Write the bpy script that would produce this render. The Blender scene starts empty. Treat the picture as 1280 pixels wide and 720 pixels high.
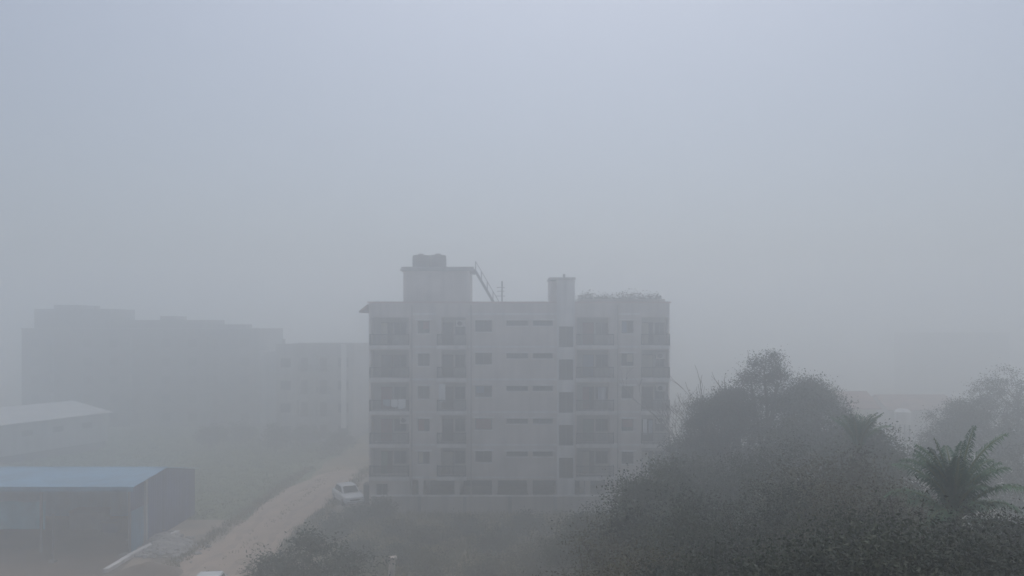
import bpy, math, random
import numpy as np
from mathutils import Vector, Matrix

# ------------------------------------------------------------------ camera, sky, sun, exposure
S = bpy.context.scene
COL = S.collection
F = 967.0                # focal length in pixels of a 1280 wide picture
HOR = 405.0              # horizon row
H = 16.8                 # eye height
cam_d = bpy.data.cameras.new('camera')
cam_d.sensor_width = 36.0
cam_d.lens = 36.0 * F / 1280.0
cam_d.shift_y = (HOR - 360.0) / 1280.0
cam_d.clip_start = 0.1
cam_d.clip_end = 3000.0
cam = bpy.data.objects.new('camera', cam_d)
cam.location = (0, 0, H)
cam.rotation_euler = (math.radians(90), 0, 0)
COL.objects.link(cam)
S.camera = cam

SUN_EL, SUN_AZ = 62.0, 8.0     # azimuth clockwise from +Y: high in front of the camera, veiled
w = bpy.data.worlds.new('World'); S.world = w
w.use_nodes = True
nt = w.node_tree; nt.nodes.clear()
sky = nt.nodes.new('ShaderNodeTexSky'); sky.sky_type = 'NISHITA'; sky.sun_disc = False
sky.sun_elevation = math.radians(SUN_EL); sky.sun_rotation = math.radians(SUN_AZ)
sky.air_density = 1.0; sky.dust_density = 4.0; sky.ozone_density = 1.0; sky.altitude = 900
hsv = nt.nodes.new('ShaderNodeHueSaturation'); hsv.inputs['Saturation'].default_value = 0.68
bg = nt.nodes.new('ShaderNodeBackground'); bg.inputs['Strength'].default_value = 0.10
wo = nt.nodes.new('ShaderNodeOutputWorld')
# an overcast sky is darkest at the horizon and brightens towards the zenith
wtc = nt.nodes.new('ShaderNodeTexCoord'); wsx = nt.nodes.new('ShaderNodeSeparateXYZ')
wmr = nt.nodes.new('ShaderNodeMapRange'); wmr.inputs['From Min'].default_value = 0.0; wmr.inputs['From Max'].default_value = 1.0
wmr.inputs['To Min'].default_value = 0.62; wmr.inputs['To Max'].default_value = 1.75
wmx = nt.nodes.new('ShaderNodeMix'); wmx.data_type = 'RGBA'; wmx.blend_type = 'MULTIPLY'; wmx.inputs['Factor'].default_value = 1.0
nt.links.new(wtc.outputs['Generated'], wsx.inputs[0]); nt.links.new(wsx.outputs['Z'], wmr.inputs['Value'])
nt.links.new(sky.outputs[0], hsv.inputs['Color']); nt.links.new(hsv.outputs[0], wmx.inputs['A']); nt.links.new(wmr.outputs['Result'], wmx.inputs['B'])
nt.links.new(wmx.outputs['Result'], bg.inputs['Color'])
nt.links.new(bg.outputs[0], wo.inputs['Surface'])

sd = bpy.data.lights.new('sun', 'SUN'); sd.energy = 0.8; sd.angle = math.radians(60); sd.color = (1, 0.985, 0.96)
sun = bpy.data.objects.new('sun', sd); COL.objects.link(sun)
az, el = math.radians(SUN_AZ), math.radians(SUN_EL)
sdir = Vector((math.sin(az) * math.cos(el), math.cos(az) * math.cos(el), math.sin(el)))
sun.rotation_euler = sdir.to_track_quat('Z', 'Y').to_euler()
sun.location = (0, -40, 80)

S.view_settings.view_transform = 'Standard'
S.view_settings.look = 'None'
S.view_settings.gamma = 1.0
S.view_settings.use_curve_mapping = False
S.view_settings.exposure = -0.02
S.cycles.volume_bounces = 10
S.cycles.max_bounces = 12
S.cycles.diffuse_bounces = 3
S.cycles.use_denoising = True

HAZE_DENSITY, HAZE_G, HAZE_COLOR = 0.0165, 0.68, (0.957, 0.984, 0.993)

# ------------------------------------------------------------------ helpers
rnd = random.Random(7)
PI = math.pi
def X(px, Y): return (px - 640.0) / F * Y
def Z(py, Y): return H - (py - HOR) / F * Y
def PT(px, py, Y): return Vector((X(px, Y), Y, Z(py, Y)))

def mat(name, col, rough=0.8, var=0.25, scale=1.5, bump=0.0, col2=None, streak=0.0, metallic=0.0, spec=0.3, fine=0.0):
    m = bpy.data.materials.new(name); m.use_nodes = True
    n = m.node_tree.nodes; l = m.node_tree.links
    b = n['Principled BSDF']
    b.inputs['Roughness'].default_value = rough
    b.inputs['Metallic'].default_value = metallic
    b.inputs['Specular IOR Level'].default_value = spec
    tc = n.new('ShaderNodeTexCoord')
    nz = n.new('ShaderNodeTexNoise'); nz.inputs['Scale'].default_value = scale; nz.inputs['Detail'].default_value = 6
    l.new(tc.outputs['Object'], nz.inputs['Vector'])
    ramp = n.new('ShaderNodeValToRGB')
    c2 = col2 if col2 else tuple(max(0, c * (1 - var)) for c in col)
    c1 = col if col2 else tuple(min(1, c * (1 + var * 0.5)) for c in col)
    ramp.color_ramp.elements[0].position = 0.35; ramp.color_ramp.elements[0].color = (*c2, 1)
    ramp.color_ramp.elements[1].position = 0.65; ramp.color_ramp.elements[1].color = (*c1, 1)
    l.new(nz.outputs['Fac'], ramp.inputs['Fac'])
    out = ramp.outputs['Color']
    if streak > 0:
        mp = n.new('ShaderNodeMapping'); mp.inputs['Scale'].default_value = (1.6, 1.6, 0.12)
        l.new(tc.outputs['Object'], mp.inputs['Vector'])
        sn = n.new('ShaderNodeTexNoise'); sn.inputs['Scale'].default_value = 1.0; sn.inputs['Detail'].default_value = 5
        l.new(mp.outputs[0], sn.inputs['Vector'])
        sr = n.new('ShaderNodeValToRGB')
        sr.color_ramp.elements[0].position = 0.38; sr.color_ramp.elements[0].color = (1 - streak,) * 3 + (1,)
        sr.color_ramp.elements[1].position = 0.55; sr.color_ramp.elements[1].color = (1, 1, 1, 1)
        l.new(sn.outputs['Fac'], sr.inputs['Fac'])
        mx = n.new('ShaderNodeMix'); mx.data_type = 'RGBA'; mx.blend_type = 'MULTIPLY'
        mx.inputs['Factor'].default_value = 1.0
        l.new(out, mx.inputs['A']); l.new(sr.outputs[0], mx.inputs['B'])
        out = mx.outputs['Result']
    l.new(out, b.inputs['Base Color'])
    if bump > 0:
        bn = n.new('ShaderNodeTexNoise'); bn.inputs['Scale'].default_value = fine or scale * 8; bn.inputs['Detail'].default_value = 8
        l.new(tc.outputs['Object'], bn.inputs['Vector'])
        bp = n.new('ShaderNodeBump'); bp.inputs['Strength'].default_value = bump; bp.inputs['Distance'].default_value = 0.1
        l.new(bn.outputs['Fac'], bp.inputs['Height']); l.new(bp.outputs[0], b.inputs['Normal'])
    return m

M = dict(
    soil=mat('soil', (0.30, 0.235, 0.15), 0.95, col2=(0.17, 0.145, 0.085), scale=0.25, bump=0.5),
    dirt=mat('dirt', (0.48, 0.365, 0.285), 0.95, col2=(0.37, 0.285, 0.22), scale=0.5, bump=0.4),
    rut=mat('rut', (0.42, 0.32, 0.25), 0.95, col2=(0.31, 0.24, 0.19), scale=0.9, bump=0.5),
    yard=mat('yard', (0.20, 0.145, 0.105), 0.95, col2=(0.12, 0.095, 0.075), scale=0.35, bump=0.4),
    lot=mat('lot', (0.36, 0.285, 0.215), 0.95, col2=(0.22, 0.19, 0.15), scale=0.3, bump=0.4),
    field=mat('field', (0.14, 0.17, 0.075), 0.95, col2=(0.09, 0.115, 0.05), scale=0.3, bump=0.6),
    grass=mat('grass', (0.14, 0.17, 0.075), 0.8, 0.4, scale=0.6),
    dry=mat('dry_weed', (0.25, 0.205, 0.095), 0.85, col2=(0.12, 0.12, 0.05), scale=0.6),
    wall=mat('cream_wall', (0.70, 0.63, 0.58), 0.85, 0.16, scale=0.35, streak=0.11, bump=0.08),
    trim=mat('white_trim', (0.80, 0.77, 0.74), 0.8, 0.1, scale=0.6, streak=0.2),
    pink=mat('pink_coping', (0.62, 0.49, 0.44), 0.85, 0.15, scale=0.5),
    beige=mat('beige_wall', (0.46, 0.42, 0.38), 0.85, 0.12, scale=0.3, streak=0.15),
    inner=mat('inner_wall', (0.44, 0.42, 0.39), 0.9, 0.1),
    concrete=mat('concrete', (0.33, 0.325, 0.31), 0.9, 0.25, scale=0.5, streak=0.25, bump=0.15),
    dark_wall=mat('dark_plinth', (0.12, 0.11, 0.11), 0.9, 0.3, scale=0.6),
    farwall=mat('far_wall', (0.36, 0.345, 0.33), 0.9, 0.2, scale=0.15, streak=0.2),
    farwall2=mat('far_wall_two', (0.14, 0.137, 0.137), 0.9, 0.2, scale=0.15, streak=0.2),
    red=mat('red_tile', (0.30, 0.17, 0.13), 0.9, 0.3, scale=0.8),
    yellow=mat('yellow_wall', (0.50, 0.45, 0.28), 0.9, 0.2, scale=0.5),
    glass=mat('dark_glass', (0.03, 0.034, 0.04), 0.15, 0.3, scale=0.7, spec=0.5),
    frame=mat('grey_frame', (0.16, 0.16, 0.165), 0.5, 0.1),
    rail=mat('black_rail', (0.045, 0.042, 0.042), 0.5, 0.2),
    door=mat('brown_door', (0.075, 0.05, 0.038), 0.6, 0.3),
    tank=mat('black_plastic', (0.022, 0.022, 0.025), 0.45, 0.3),
    steel=mat('grey_steel', (0.22, 0.22, 0.23), 0.5, 0.25, metallic=0.5),
    blue_roof=mat('blue_roof', (0.17, 0.36, 0.52), 0.45, 0.2, scale=0.5, streak=0.12),
    blue_sheet=mat('blue_sheet', (0.10, 0.28, 0.42), 0.5, 0.25, scale=0.6, streak=0.2),
    teal=mat('teal_tarp', (0.10, 0.36, 0.46), 0.6, 0.25, scale=0.8),
    indigo=mat('indigo_sheet', (0.075, 0.095, 0.21), 0.6, 0.25, scale=0.5, streak=0.25),
    white_roof=mat('white_roof', (0.58, 0.58, 0.57), 0.6, 0.1, scale=0.3, streak=0.1),
    white_wall=mat('pale_wall', (0.46, 0.455, 0.45), 0.85, 0.1, scale=0.3, streak=0.15),
    car=mat('white_paint', (0.78, 0.78, 0.78), 0.25, 0.04, spec=0.5),
    tyre=mat('tyre', (0.02, 0.02, 0.02), 0.9, 0.2),
    rim=mat('alloy', (0.4, 0.4, 0.42), 0.35, 0.1, metallic=0.7),
    lamp=mat('lamp_glass', (0.65, 0.67, 0.7), 0.1, 0.1, spec=0.6),
    tail=mat('tail_lamp', (0.35, 0.02, 0.02), 0.2, 0.1),
    rubble=mat('rubble', (0.36, 0.34, 0.32), 0.95, 0.35, scale=1.5, bump=0.3),
    cloth=mat('white_cloth', (0.8, 0.8, 0.8), 0.9, 0.06),
    cloth2=mat('grey_cloth', (0.35, 0.37, 0.42), 0.9, 0.1),
    terracotta=mat('terracotta', (0.22, 0.1, 0.065), 0.85, 0.25),
    bark=mat('bark', (0.085, 0.07, 0.055), 0.95, 0.4, scale=3, bump=0.4),
    twig=mat('bare_twig', (0.13, 0.115, 0.10), 0.95, 0.3, scale=3),
    post=mat('pale_post', (0.62, 0.53, 0.46), 0.9, 0.25, scale=2),
)
def leafmat(name, a, b, scale=0.5):
    m = mat(name, a, 0.6, col2=b, scale=scale, spec=0.25)
    return m
L = dict(
    dark=leafmat('leaf_dark', (0.052, 0.066, 0.036), (0.026, 0.036, 0.020)),
    mid=leafmat('leaf_mid', (0.072, 0.086, 0.044), (0.036, 0.047, 0.025)),
    olive=leafmat('leaf_olive', (0.12, 0.105, 0.048), (0.06, 0.058, 0.028)),
    blue=leafmat('leaf_conifer', (0.042, 0.060, 0.044), (0.022, 0.034, 0.026)),
    palm=leafmat('leaf_palm', (0.085, 0.165, 0.085), (0.048, 0.105, 0.058), 1.2),
)

class MB:
    def __init__(s): s.v = []; s.f = []
    def face(s, pts):
        n = len(s.v); s.v += [tuple(p) for p in pts]; s.f.append(tuple(range(n, n + len(pts))))
    def box(s, x0, x1, y0, y1, z0, z1):
        n = len(s.v)
        s.v += [(x0, y0, z0), (x1, y0, z0), (x1, y1, z0), (x0, y1, z0), (x0, y0, z1), (x1, y0, z1), (x1, y1, z1), (x0, y1, z1)]
        for q in ((0, 3, 2, 1), (4, 5, 6, 7), (0, 1, 5, 4), (1, 2, 6, 5), (2, 3, 7, 6), (3, 0, 4, 7)):
            s.f.append(tuple(n + i for i in q))
        return s
    def prism(s, a, b):            # two matching polygons
        n = len(s.v); k = len(a)
        s.v += [tuple(p) for p in a] + [tuple(p) for p in b]
        s.f.append(tuple(n + i for i in range(k))[::-1]); s.f.append(tuple(n + k + i for i in range(k)))
        for i in range(k):
            j = (i + 1) % k; s.f.append((n + i, n + j, n + k + j, n + k + i))
        return s
    def bar(s, p, q, wd, ht=None):
        p, q = Vector(p), Vector(q); ht = ht or wd
        d = (q - p).normalized(); u = d.cross(Vector((0, 0, 1)))
        if u.length < 1e-3: u = Vector((1, 0, 0))
        u.normalize(); v = u.cross(d)
        c = [u * wd / 2 + v * ht / 2, -u * wd / 2 + v * ht / 2, -u * wd / 2 - v * ht / 2, u * wd / 2 - v * ht / 2]
        return s.prism([p + k for k in c], [q + k for k in c])
    def tube(s, pts, rad, n=8):
        pts = [Vector(p) for p in pts]; base = len(s.v)
        for i, p in enumerate(pts):
            d = (pts[min(i + 1, len(pts) - 1)] - pts[max(i - 1, 0)]).normalized()
            u = d.cross(Vector((0.3, 0.95, 0.1)))
            if u.length < 1e-3: u = d.cross(Vector((1, 0, 0)))
            u.normalize(); v = d.cross(u)
            r = rad[i] if isinstance(rad, (list, tuple)) else rad
            for k in range(n):
                a = 2 * PI * k / n; s.v.append(tuple(p + u * r * math.cos(a) + v * r * math.sin(a)))
        for i in range(len(pts) - 1):
            for k in range(n):
                a = base + i * n + k; b = base + i * n + (k + 1) % n
                s.f.append((a, b, b + n, a + n))
        s.f.append(tuple(base + k for k in range(n))[::-1]); m = base + (len(pts) - 1) * n
        s.f.append(tuple(m + k for k in range(n)))
        return s
    def lathe(s, prof, n=24, c=(0, 0, 0)):
        base = len(s.v)
        for r, z in prof:
            for k in range(n):
                a = 2 * PI * k / n; s.v.append((c[0] + r * math.cos(a), c[1] + r * math.sin(a), c[2] + z))
        for i in range(len(prof) - 1):
            for k in range(n):
                a = base + i * n + k; b = base + i * n + (k + 1) % n
                s.f.append((a, b, b + n, a + n))
        s.f.append(tuple(base + k for k in range(n))[::-1]); m = base + (len(prof) - 1) * n
        s.f.append(tuple(m + k for k in range(n)))
        return s
    def panel(s, x0, x1, z0, z1, holes, y=0.0):       # wall sheet facing -Y with reveals; hole = (x0,x1,z0,z1,depth)
        xs = sorted({x0, x1} | {h[0] for h in holes} | {h[1] for h in holes})
        zs = sorted({z0, z1} | {h[2] for h in holes} | {h[3] for h in holes})
        xs = [x for x in xs if x0 - 1e-6 <= x <= x1 + 1e-6]; zs = [z for z in zs if z0 - 1e-6 <= z <= z1 + 1e-6]
        for i in range(len(xs) - 1):
            for j in range(len(zs) - 1):
                cx, cz = (xs[i] + xs[i + 1]) / 2, (zs[j] + zs[j + 1]) / 2
                if any(h[0] < cx < h[1] and h[2] < cz < h[3] for h in holes): continue
                s.face([(xs[i], y, zs[j]), (xs[i + 1], y, zs[j]), (xs[i + 1], y, zs[j + 1]), (xs[i], y, zs[j + 1])])
        for a, b, c, d, t in holes:
            s.face([(a, y, c), (a, y, d), (a, y + t, d), (a, y + t, c)]); s.face([(b, y, d), (b, y, c), (b, y + t, c), (b, y + t, d)])
            s.face([(a, y, c), (a, y + t, c), (b, y + t, c), (b, y, c)]); s.face([(a, y, d), (b, y, d), (b, y + t, d), (a, y + t, d)])
        return s
    def build(s, name, m, parent=None, bevel=0.0, smooth=False):
        me = bpy.data.meshes.new(name); me.from_pydata(s.v, [], s.f); me.update()
        o = bpy.data.objects.new(name, me); COL.objects.link(o); me.materials.append(m)
        if parent: o.parent = parent
        if bevel:
            md = o.modifiers.new('bevel', 'BEVEL'); md.width = bevel; md.segments = 2; md.limit_method = 'ANGLE'
        if smooth: me.shade_smooth()
        return o

def quads(name, arr, m, parent=None):      # arr (n,4,3)
    n = len(arr)
    me = bpy.data.meshes.new(name)
    me.vertices.add(n * 4); me.loops.add(n * 4); me.polygons.add(n)
    me.vertices.foreach_set('co', np.asarray(arr, dtype=np.float32).reshape(-1))
    me.loops.foreach_set('vertex_index', np.arange(n * 4, dtype=np.int32))
    me.polygons.foreach_set('loop_start', np.arange(0, n * 4, 4, dtype=np.int32))
    me.polygons.foreach_set('loop_total', np.full(n, 4, dtype=np.int32))
    me.update(calc_edges=True); me.validate()
    o = bpy.data.objects.new(name, me); COL.objects.link(o); me.materials.append(m)
    if parent: o.parent = parent
    return o

def thing(name, label, cat, loc=(0, 0, 0), rz=0.0, group=None):
    o = bpy.data.objects.new(name, None); COL.objects.link(o)
    o.location = loc; o.rotation_euler = (0, 0, rz); o.empty_display_size = 0.2
    o['label'] = label; o['category'] = cat
    if group: o['group'] = group
    return o
def tag(o, label, cat, group=None):
    o['label'] = label; o['category'] = cat
    if group: o['group'] = group
    return o
def kind(o, k): o['kind'] = k; return o
def dup(o, parent=None, loc=None, rz=None, label=None):
    c = o.copy(); COL.objects.link(c)
    if parent: c.parent = parent
    if loc is not None: c.location = loc
    if rz is not None: c.rotation_euler = (0, 0, rz)
    if label: c['label'] = label
    for ch in list(o.children): dup(ch, c)
    return c

# ------------------------------------------------------------------ ground, road, field
def sheet(name, pts, z, m):
    b = MB(); b.face([(x, y, z) for x, y in pts]); return kind(b.build(name, m), 'structure')
def strip(name, left, right, z, m):
    b = MB(); n = len(left); b.v = [(x, y, z) for x, y in left] + [(x, y, z) for x, y in right]
    for i in range(n - 1): b.f.append((i, n + i, n + i + 1, i + 1))
    return kind(b.build(name, m), 'structure')
# ground: a gently uneven sheet, flat under the built things
def ground():
    b = MB(); xs = np.linspace(-300, 300, 61); ys = np.linspace(-90, 390, 49)
    for y in ys:
        for x in xs: b.v.append((x, y, 0.0))
    nx = len(xs)
    for j in range(len(ys) - 1):
        for i in range(nx - 1):
            a = j * nx + i; b.f.append((a, a + 1, a + 1 + nx, a + nx))
    return kind(b.build('ground', M['soil']), 'structure')
ground()
def wob(x, y, s): return x + 0.35 * math.sin(y * 0.31 + s) + 0.22 * math.sin(y * 0.83 + 2 * s) + 0.1 * math.sin(y * 2.1 + s)
ys = [10 + i * 1.2 for i in range(67)]
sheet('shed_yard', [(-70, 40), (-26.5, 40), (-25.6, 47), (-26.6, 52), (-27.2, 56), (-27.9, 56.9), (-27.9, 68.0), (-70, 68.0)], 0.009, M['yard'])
sheet('dirt_lot', [(-70, 20), (-21.5, 20), (-21.5, 66), (-24, 67.5), (-34, 68), (-70, 70)], 0.004, M['lot'])
strip('field', [(-75 + 0.6 * math.sin(y), y) for y in np.linspace(66.3, 135, 80)], [(wob(-22.2, y, 1), y) for y in np.linspace(66.3, 135, 80)], 0.008, M['field'])
strip('dirt_road', [(wob(-23.0, y, 1) - (0.0 if y > 58 else 0.02 * (58 - y)) + 0.07 * max(0, y - 80) ** 1.7, y) for y in ys], [(wob(-17.2, y, 3) + 0.07 * max(0, y - 80) ** 1.7, y) for y in ys], 0.012, M['dirt'])
for rx in (-21.6, -19.0):
    strip('wheel_track', [(wob(rx - 0.28 + 0.1 * math.sin(y * 1.7), y, 2) + 0.07 * max(0, y - 80) ** 1.7, y) for y in ys], [(wob(rx + 0.28 + 0.12 * math.sin(y * 2.3), y, 2) + 0.07 * max(0, y - 80) ** 1.7, y) for y in ys], 0.016, M['rut'])
strip('forecourt', [(-17.9 + 0.3 * math.sin(y), y) for y in np.linspace(66.5, 86, 24)], [(-13.3 + 0.2 * math.sin(y * 1.3), y) for y in np.linspace(66.5, 86, 24)], 0.008, M['lot'])
strip('building_yard', [(x, 68.9) for x in np.linspace(-13.2, 26, 12)], [(x, 84) for x in np.linspace(-13.2, 26, 12)], 0.008, M['concrete'])

# ------------------------------------------------------------------ the apartment block
BY = 71.0
K = BY / F
def bx(px): return (px - 640) * K
def bz(py): return H - (py - HOR) * K
apt = thing('apartment_building', 'pale five storey apartment block with balconies and rooftop tanks, in middle of the fog', 'building', (0, BY, 0))
def make_window(x0, x1, z0, z1, y, parent, bars=1, name='window', hood=True):
    f = MB(); t = 0.07
    f.box(x0, x1, y - 0.05, y + 0.02, z0, z0 + t); f.box(x0, x1, y - 0.05, y + 0.02, z1 - t, z1)
    f.box(x0, x0 + t, y - 0.05, y + 0.02, z0 + t, z1 - t); f.box(x1 - t, x1, y - 0.05, y + 0.02, z0 + t, z1 - t)
    for k in range(bars):
        c = x0 + (x1 - x0) * (k + 1) / (bars + 1); f.box(c - 0.03, c + 0.03, y - 0.04, y + 0.015, z0 + t, z1 - t)
    o = f.build(name, M['frame'], parent)
    p = MB().box(x0 + 0.05, x1 - 0.05, y - 0.012, y + 0.008, z0 + 0.05, z1 - 0.05).build('pane', M['glass'], o)
    if hood:
        MB().box(x0 - 0.2, x1 + 0.2, -0.48, 0.03, z1 + 0.06, z1 + 0.14).build('sunshade', M['trim'], parent)
        MB().box(x0 - 0.08, x1 + 0.08, -0.1, 0.03, z0 - 0.1, z0 - 0.02).build('sill', M['trim'], parent)
    return o
XL, XR = bx(461), bx(837)
FL = [2.8 + 3 * k for k in range(5)]
ROOF = 17.8
BAL = [(bx(463.5), bx(511)), (bx(547.5), bx(582)), (bx(721), bx(766)), (bx(802), bx(835.5))]
WINS = [(bx(522), bx(537), 1.15, 2.3, 1), (bx(594), bx(615), 1.3, 2.35, 1), (bx(633), bx(660), 1.85, 2.32, 2), (bx(666), bx(691), 1.85, 2.32, 2), (bx(777), bx(792), 1.15, 2.3, 1)]
holes_l, holes_r = [], []
SX0, SX1 = bx(696), bx(718)
for z in FL:
    for i, (a, b) in enumerate(BAL):
        (holes_l if i < 2 else holes_r).append((a, b, z + 0.05, z + 2.62, 1.35))
    for i, (a, b, c, d, n) in enumerate(WINS):
        (holes_r if i == 4 else holes_l).append((a, b, z + c, z + d, 0.2))
wl = MB()
wl.panel(XL, SX0, FL[0] - 0.35, ROOF + 1.0, holes_l, 0.0)
wl.panel(SX1, XR, FL[0] - 0.35, ROOF + 1.0, holes_r, 0.0)
# closed core behind the front sheet, side walls, parapet
D = 13.0
wl.face([(XL, 0, FL[0] - .35), (XL, 0, ROOF + 1), (XL, D, ROOF + 1), (XL, D, FL[0] - .35)])
wl.face([(XR, 0, FL[0] - .35), (XR, D, FL[0] - .35), (XR, D, ROOF + 1), (XR, 0, ROOF + 1)])
wl.face([(XL, D, FL[0] - .35), (XL, D, ROOF + 1), (XR, D, ROOF + 1), (XR, D, FL[0] - .35)])
wl.face([(XL, 0, FL[0] - .35), (XL, D, FL[0] - .35), (XR, D, FL[0] - .35), (XR, 0, FL[0] - .35)])
wl.build('wall', M['wall'], apt)
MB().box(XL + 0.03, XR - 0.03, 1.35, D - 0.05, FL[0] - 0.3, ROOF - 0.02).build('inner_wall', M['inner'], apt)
rs = MB().box(XL + 0.02, XR - 0.02, 0.02, D - 0.02, ROOF - 0.01, ROOF + 0.12).build('roof', M['concrete'], apt)
pc = MB()
pc.box(XL - 0.12, SX0 + 0.02, -0.14, 0.2, ROOF + 0.92, ROOF + 1.06); pc.box(SX1 - 0.02, XR + 0.12, -0.14, 0.2, ROOF + 0.92, ROOF + 1.06)
pc.box(XL - 0.12, XL + 0.2, 0.2, D, ROOF + 0.92, ROOF + 1.06); pc.box(XR - 0.2, XR + 0.12, 0.2, D, ROOF + 0.92, ROOF + 1.06)
pc.box(XL - 0.12, XR + 0.12, D, D + 0.15, ROOF + 0.92, ROOF + 1.06)
pc.build('parapet_coping', M['pink'], apt)
for z in FL + [ROOF]:
    for a, b in ((BAL[0][1] + 0.2, BAL[1][0] - 0.2), (BAL[1][1] + 0.2, SX0 - 0.02), (BAL[2][1] + 0.4, BAL[3][0] - 0.2)):
        MB().box(a, b, -0.05, 0.02, z - 0.16, z).build('floor_band', M['trim'], apt)
# sloping eave on the left end
MB().prism([(XL - 0.02, -0.6, 18.6), (XL - 0.8, -0.6, 17.98), (XL - 0.8, -0.6, 17.84), (XL - 0.02, -0.6, 18.3)],
           [(XL - 0.02, D, 18.6), (XL - 0.8, D, 17.98), (XL - 0.8, D, 17.84), (XL - 0.02, D, 18.3)]).build('eave', M['red'], apt)
# balconies
for zi, z in enumerate(FL):
    for i, (a, b) in enumerate(BAL):
        ex = 0.35 if i == 2 else 0.1
        sl = MB().box(a - 0.1, b + ex, -0.55, 0.12, z - 0.27, z + 0.045).build('balcony_slab', M['trim'], apt)
        r = MB(); y = -0.47
        r.box(a - 0.05, b + 0.05, y - 0.03, y + 0.03, z + 1.02, z + 1.08); r.box(a - 0.05, b + 0.05, y - 0.02, y + 0.02, z + 0.14, z + 0.18)
        x = a - 0.04
        while x < b + 0.05:
            r.box(x - 0.022, x + 0.022, y - 0.018, y + 0.018, z + 0.045, z + 1.02); x += 0.115
        for xx in (a - 0.03, b + 0.03):
            r.box(xx - 0.025, xx + 0.025, y + 0.03, -0.02, z + 1.02, z + 1.08)
            for q in range(3): r.box(xx - 0.018, xx + 0.018, y + 0.1 + q * 0.12, y + 0.13 + q * 0.12, z + 0.045, z + 1.02)
        r.build('railing', M['rail'], apt)
        m = (a + b) / 2
        dr = MB().box(m - 1.0, m + 0.05, 1.25, 1.33, z + 0.06, z + 2.15).build('balcony_door', M['door'], apt)
        MB().box(m - 0.9, m - 0.05, 1.235, 1.255, z + 0.9, z + 2.05).build('pane', M['glass'], dr)
        make_window(m + 0.2, min(b - 0.1, m + 1.35), z + 0.95, z + 2.15, 1.3, apt, 1, hood=False)
        if i in (1, 2):      # privacy screen between flats
            sx = a + 0.02 if i == 1 else b - 0.3
            MB().box(sx, sx + 0.28, -0.1, 1.34, z + 0.05, z + 2.6).build('pier', M['wall'], apt)
    for i, (a, b, c, d, n) in enumerate(WINS):
        make_window(a, b, z + c, z + d, 0.17, apt, n)
# curtains and air conditioners
M['curtain'] = [mat('curtain_%s' % n_, c_, 0.9, 0.15) for n_, c_ in (('cream', (0.5, 0.46, 0.38)), ('blue', (0.14, 0.2, 0.3)), ('maroon', (0.22, 0.08, 0.08)), ('green', (0.13, 0.2, 0.15)))]
for zi, z in enumerate(FL):
    for i, (a, b, c, d, n) in enumerate(WINS):
        u_ = rnd.random()
        if i in (0, 1, 4) and u_ < 0.6:
            wd = (b - a) * rnd.choice((0.4, 0.5, 0.9)); x0 = a + 0.06 if rnd.random() < .5 else b - 0.06 - wd
            MB().box(x0, x0 + wd - 0.02, 0.125, 0.14, z + c + 0.07 + rnd.choice((0, 0.3)), z + d - 0.07).build('curtain', rnd.choice(M['curtain']), apt)
    for i, (a, b) in enumerate(BAL):
        m = (a + b) / 2
        if rnd.random() < 0.5:
            MB().box(m - 1.0, m - 1.0 + rnd.choice((0.6, 1.0)), 1.2, 1.222, z + 0.1, z + 2.1).build('curtain', rnd.choice(M['curtain']), apt)
        if rnd.random() < 0.35:
            o_ = MB().box(b - 0.95, b - 0.1, 0.75, 1.1, z + 1.75, z + 2.35).build('air_conditioner', M['trim'], apt, bevel=0.02)
            MB().lathe([(0, 0), (0.22, 0), (0.22, 0.02), (0, 0.02)], 16).build('fan', M['rail'], o_).matrix_local = Matrix.Translation((b - 0.6, 0.745, z + 2.05)) @ Matrix.Rotation(math.radians(90), 4, 'X')
# stair tower, proud of the front
st = MB(); TZ = 20.85
sh = [(SX0 + 0.17, SX1 - 0.12, z - 0.12, z + 1.78, 0.2) for z in FL]
st.panel(SX0, SX1, 0.0, TZ, sh, -0.35)
st.face([(SX0, -0.35, 0), (SX0, -0.35, TZ), (SX0, 3.6, TZ), (SX0, 3.6, 0)]); st.face([(SX1, -0.35, 0), (SX1, 3.6, 0), (SX1, 3.6, TZ), (SX1, -0.35, TZ)])
st.face([(SX0, 3.6, 0), (SX0, 3.6, TZ), (SX1, 3.6, TZ), (SX1, 3.6, 0)]); st.face([(SX0, -.35, TZ), (SX1, -.35, TZ), (SX1, 3.6, TZ), (SX0, 3.6, TZ)])
st.build('stair_tower', M['trim'], apt)
for z in FL: make_window(SX0 + 0.17, SX1 - 0.12, z - 0.12, z + 1.78, -0.18, apt, 1, hood=False)
hd = MB().box(bx(687), SX0 - 0.003, 0.3, 3.4, ROOF + 0.13, TZ - 0.1); hd.build('stair_head', M['wall'], apt)
MB().box(bx(686), bx(719), -0.5, 3.8, TZ + 0.003, TZ + 0.2).build('tower_slab', M['concrete'], apt)
MB().tube([(bx(706), 1, TZ + 0.2), (bx(706), 1, TZ + 0.6)], 0.12).build('vent_pipe', M['steel'], apt)
# penthouse
PY0, PY1 = 1.2, 6.4
PX0, PX1 = -9.95 * 1.02, -3.88 * 1.02
ph = MB().box(PX0, PX1, PY0, PY1, ROOF + 0.12, 21.75); ph.build('penthouse', M['wall'], apt)
MB().box(PX0 - 0.25, PX1 + 0.5, PY0 - 0.35, PY1 + 0.25, 21.753, 21.93).build('penthouse_slab', M['concrete'], apt)
MB().box(PX0 - 0.15, PX1 + 0.4, PY0 - 0.25, PY0 - 0.1, 21.933, 22.13).build('penthouse_kerb', M['concrete'], apt)
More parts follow.
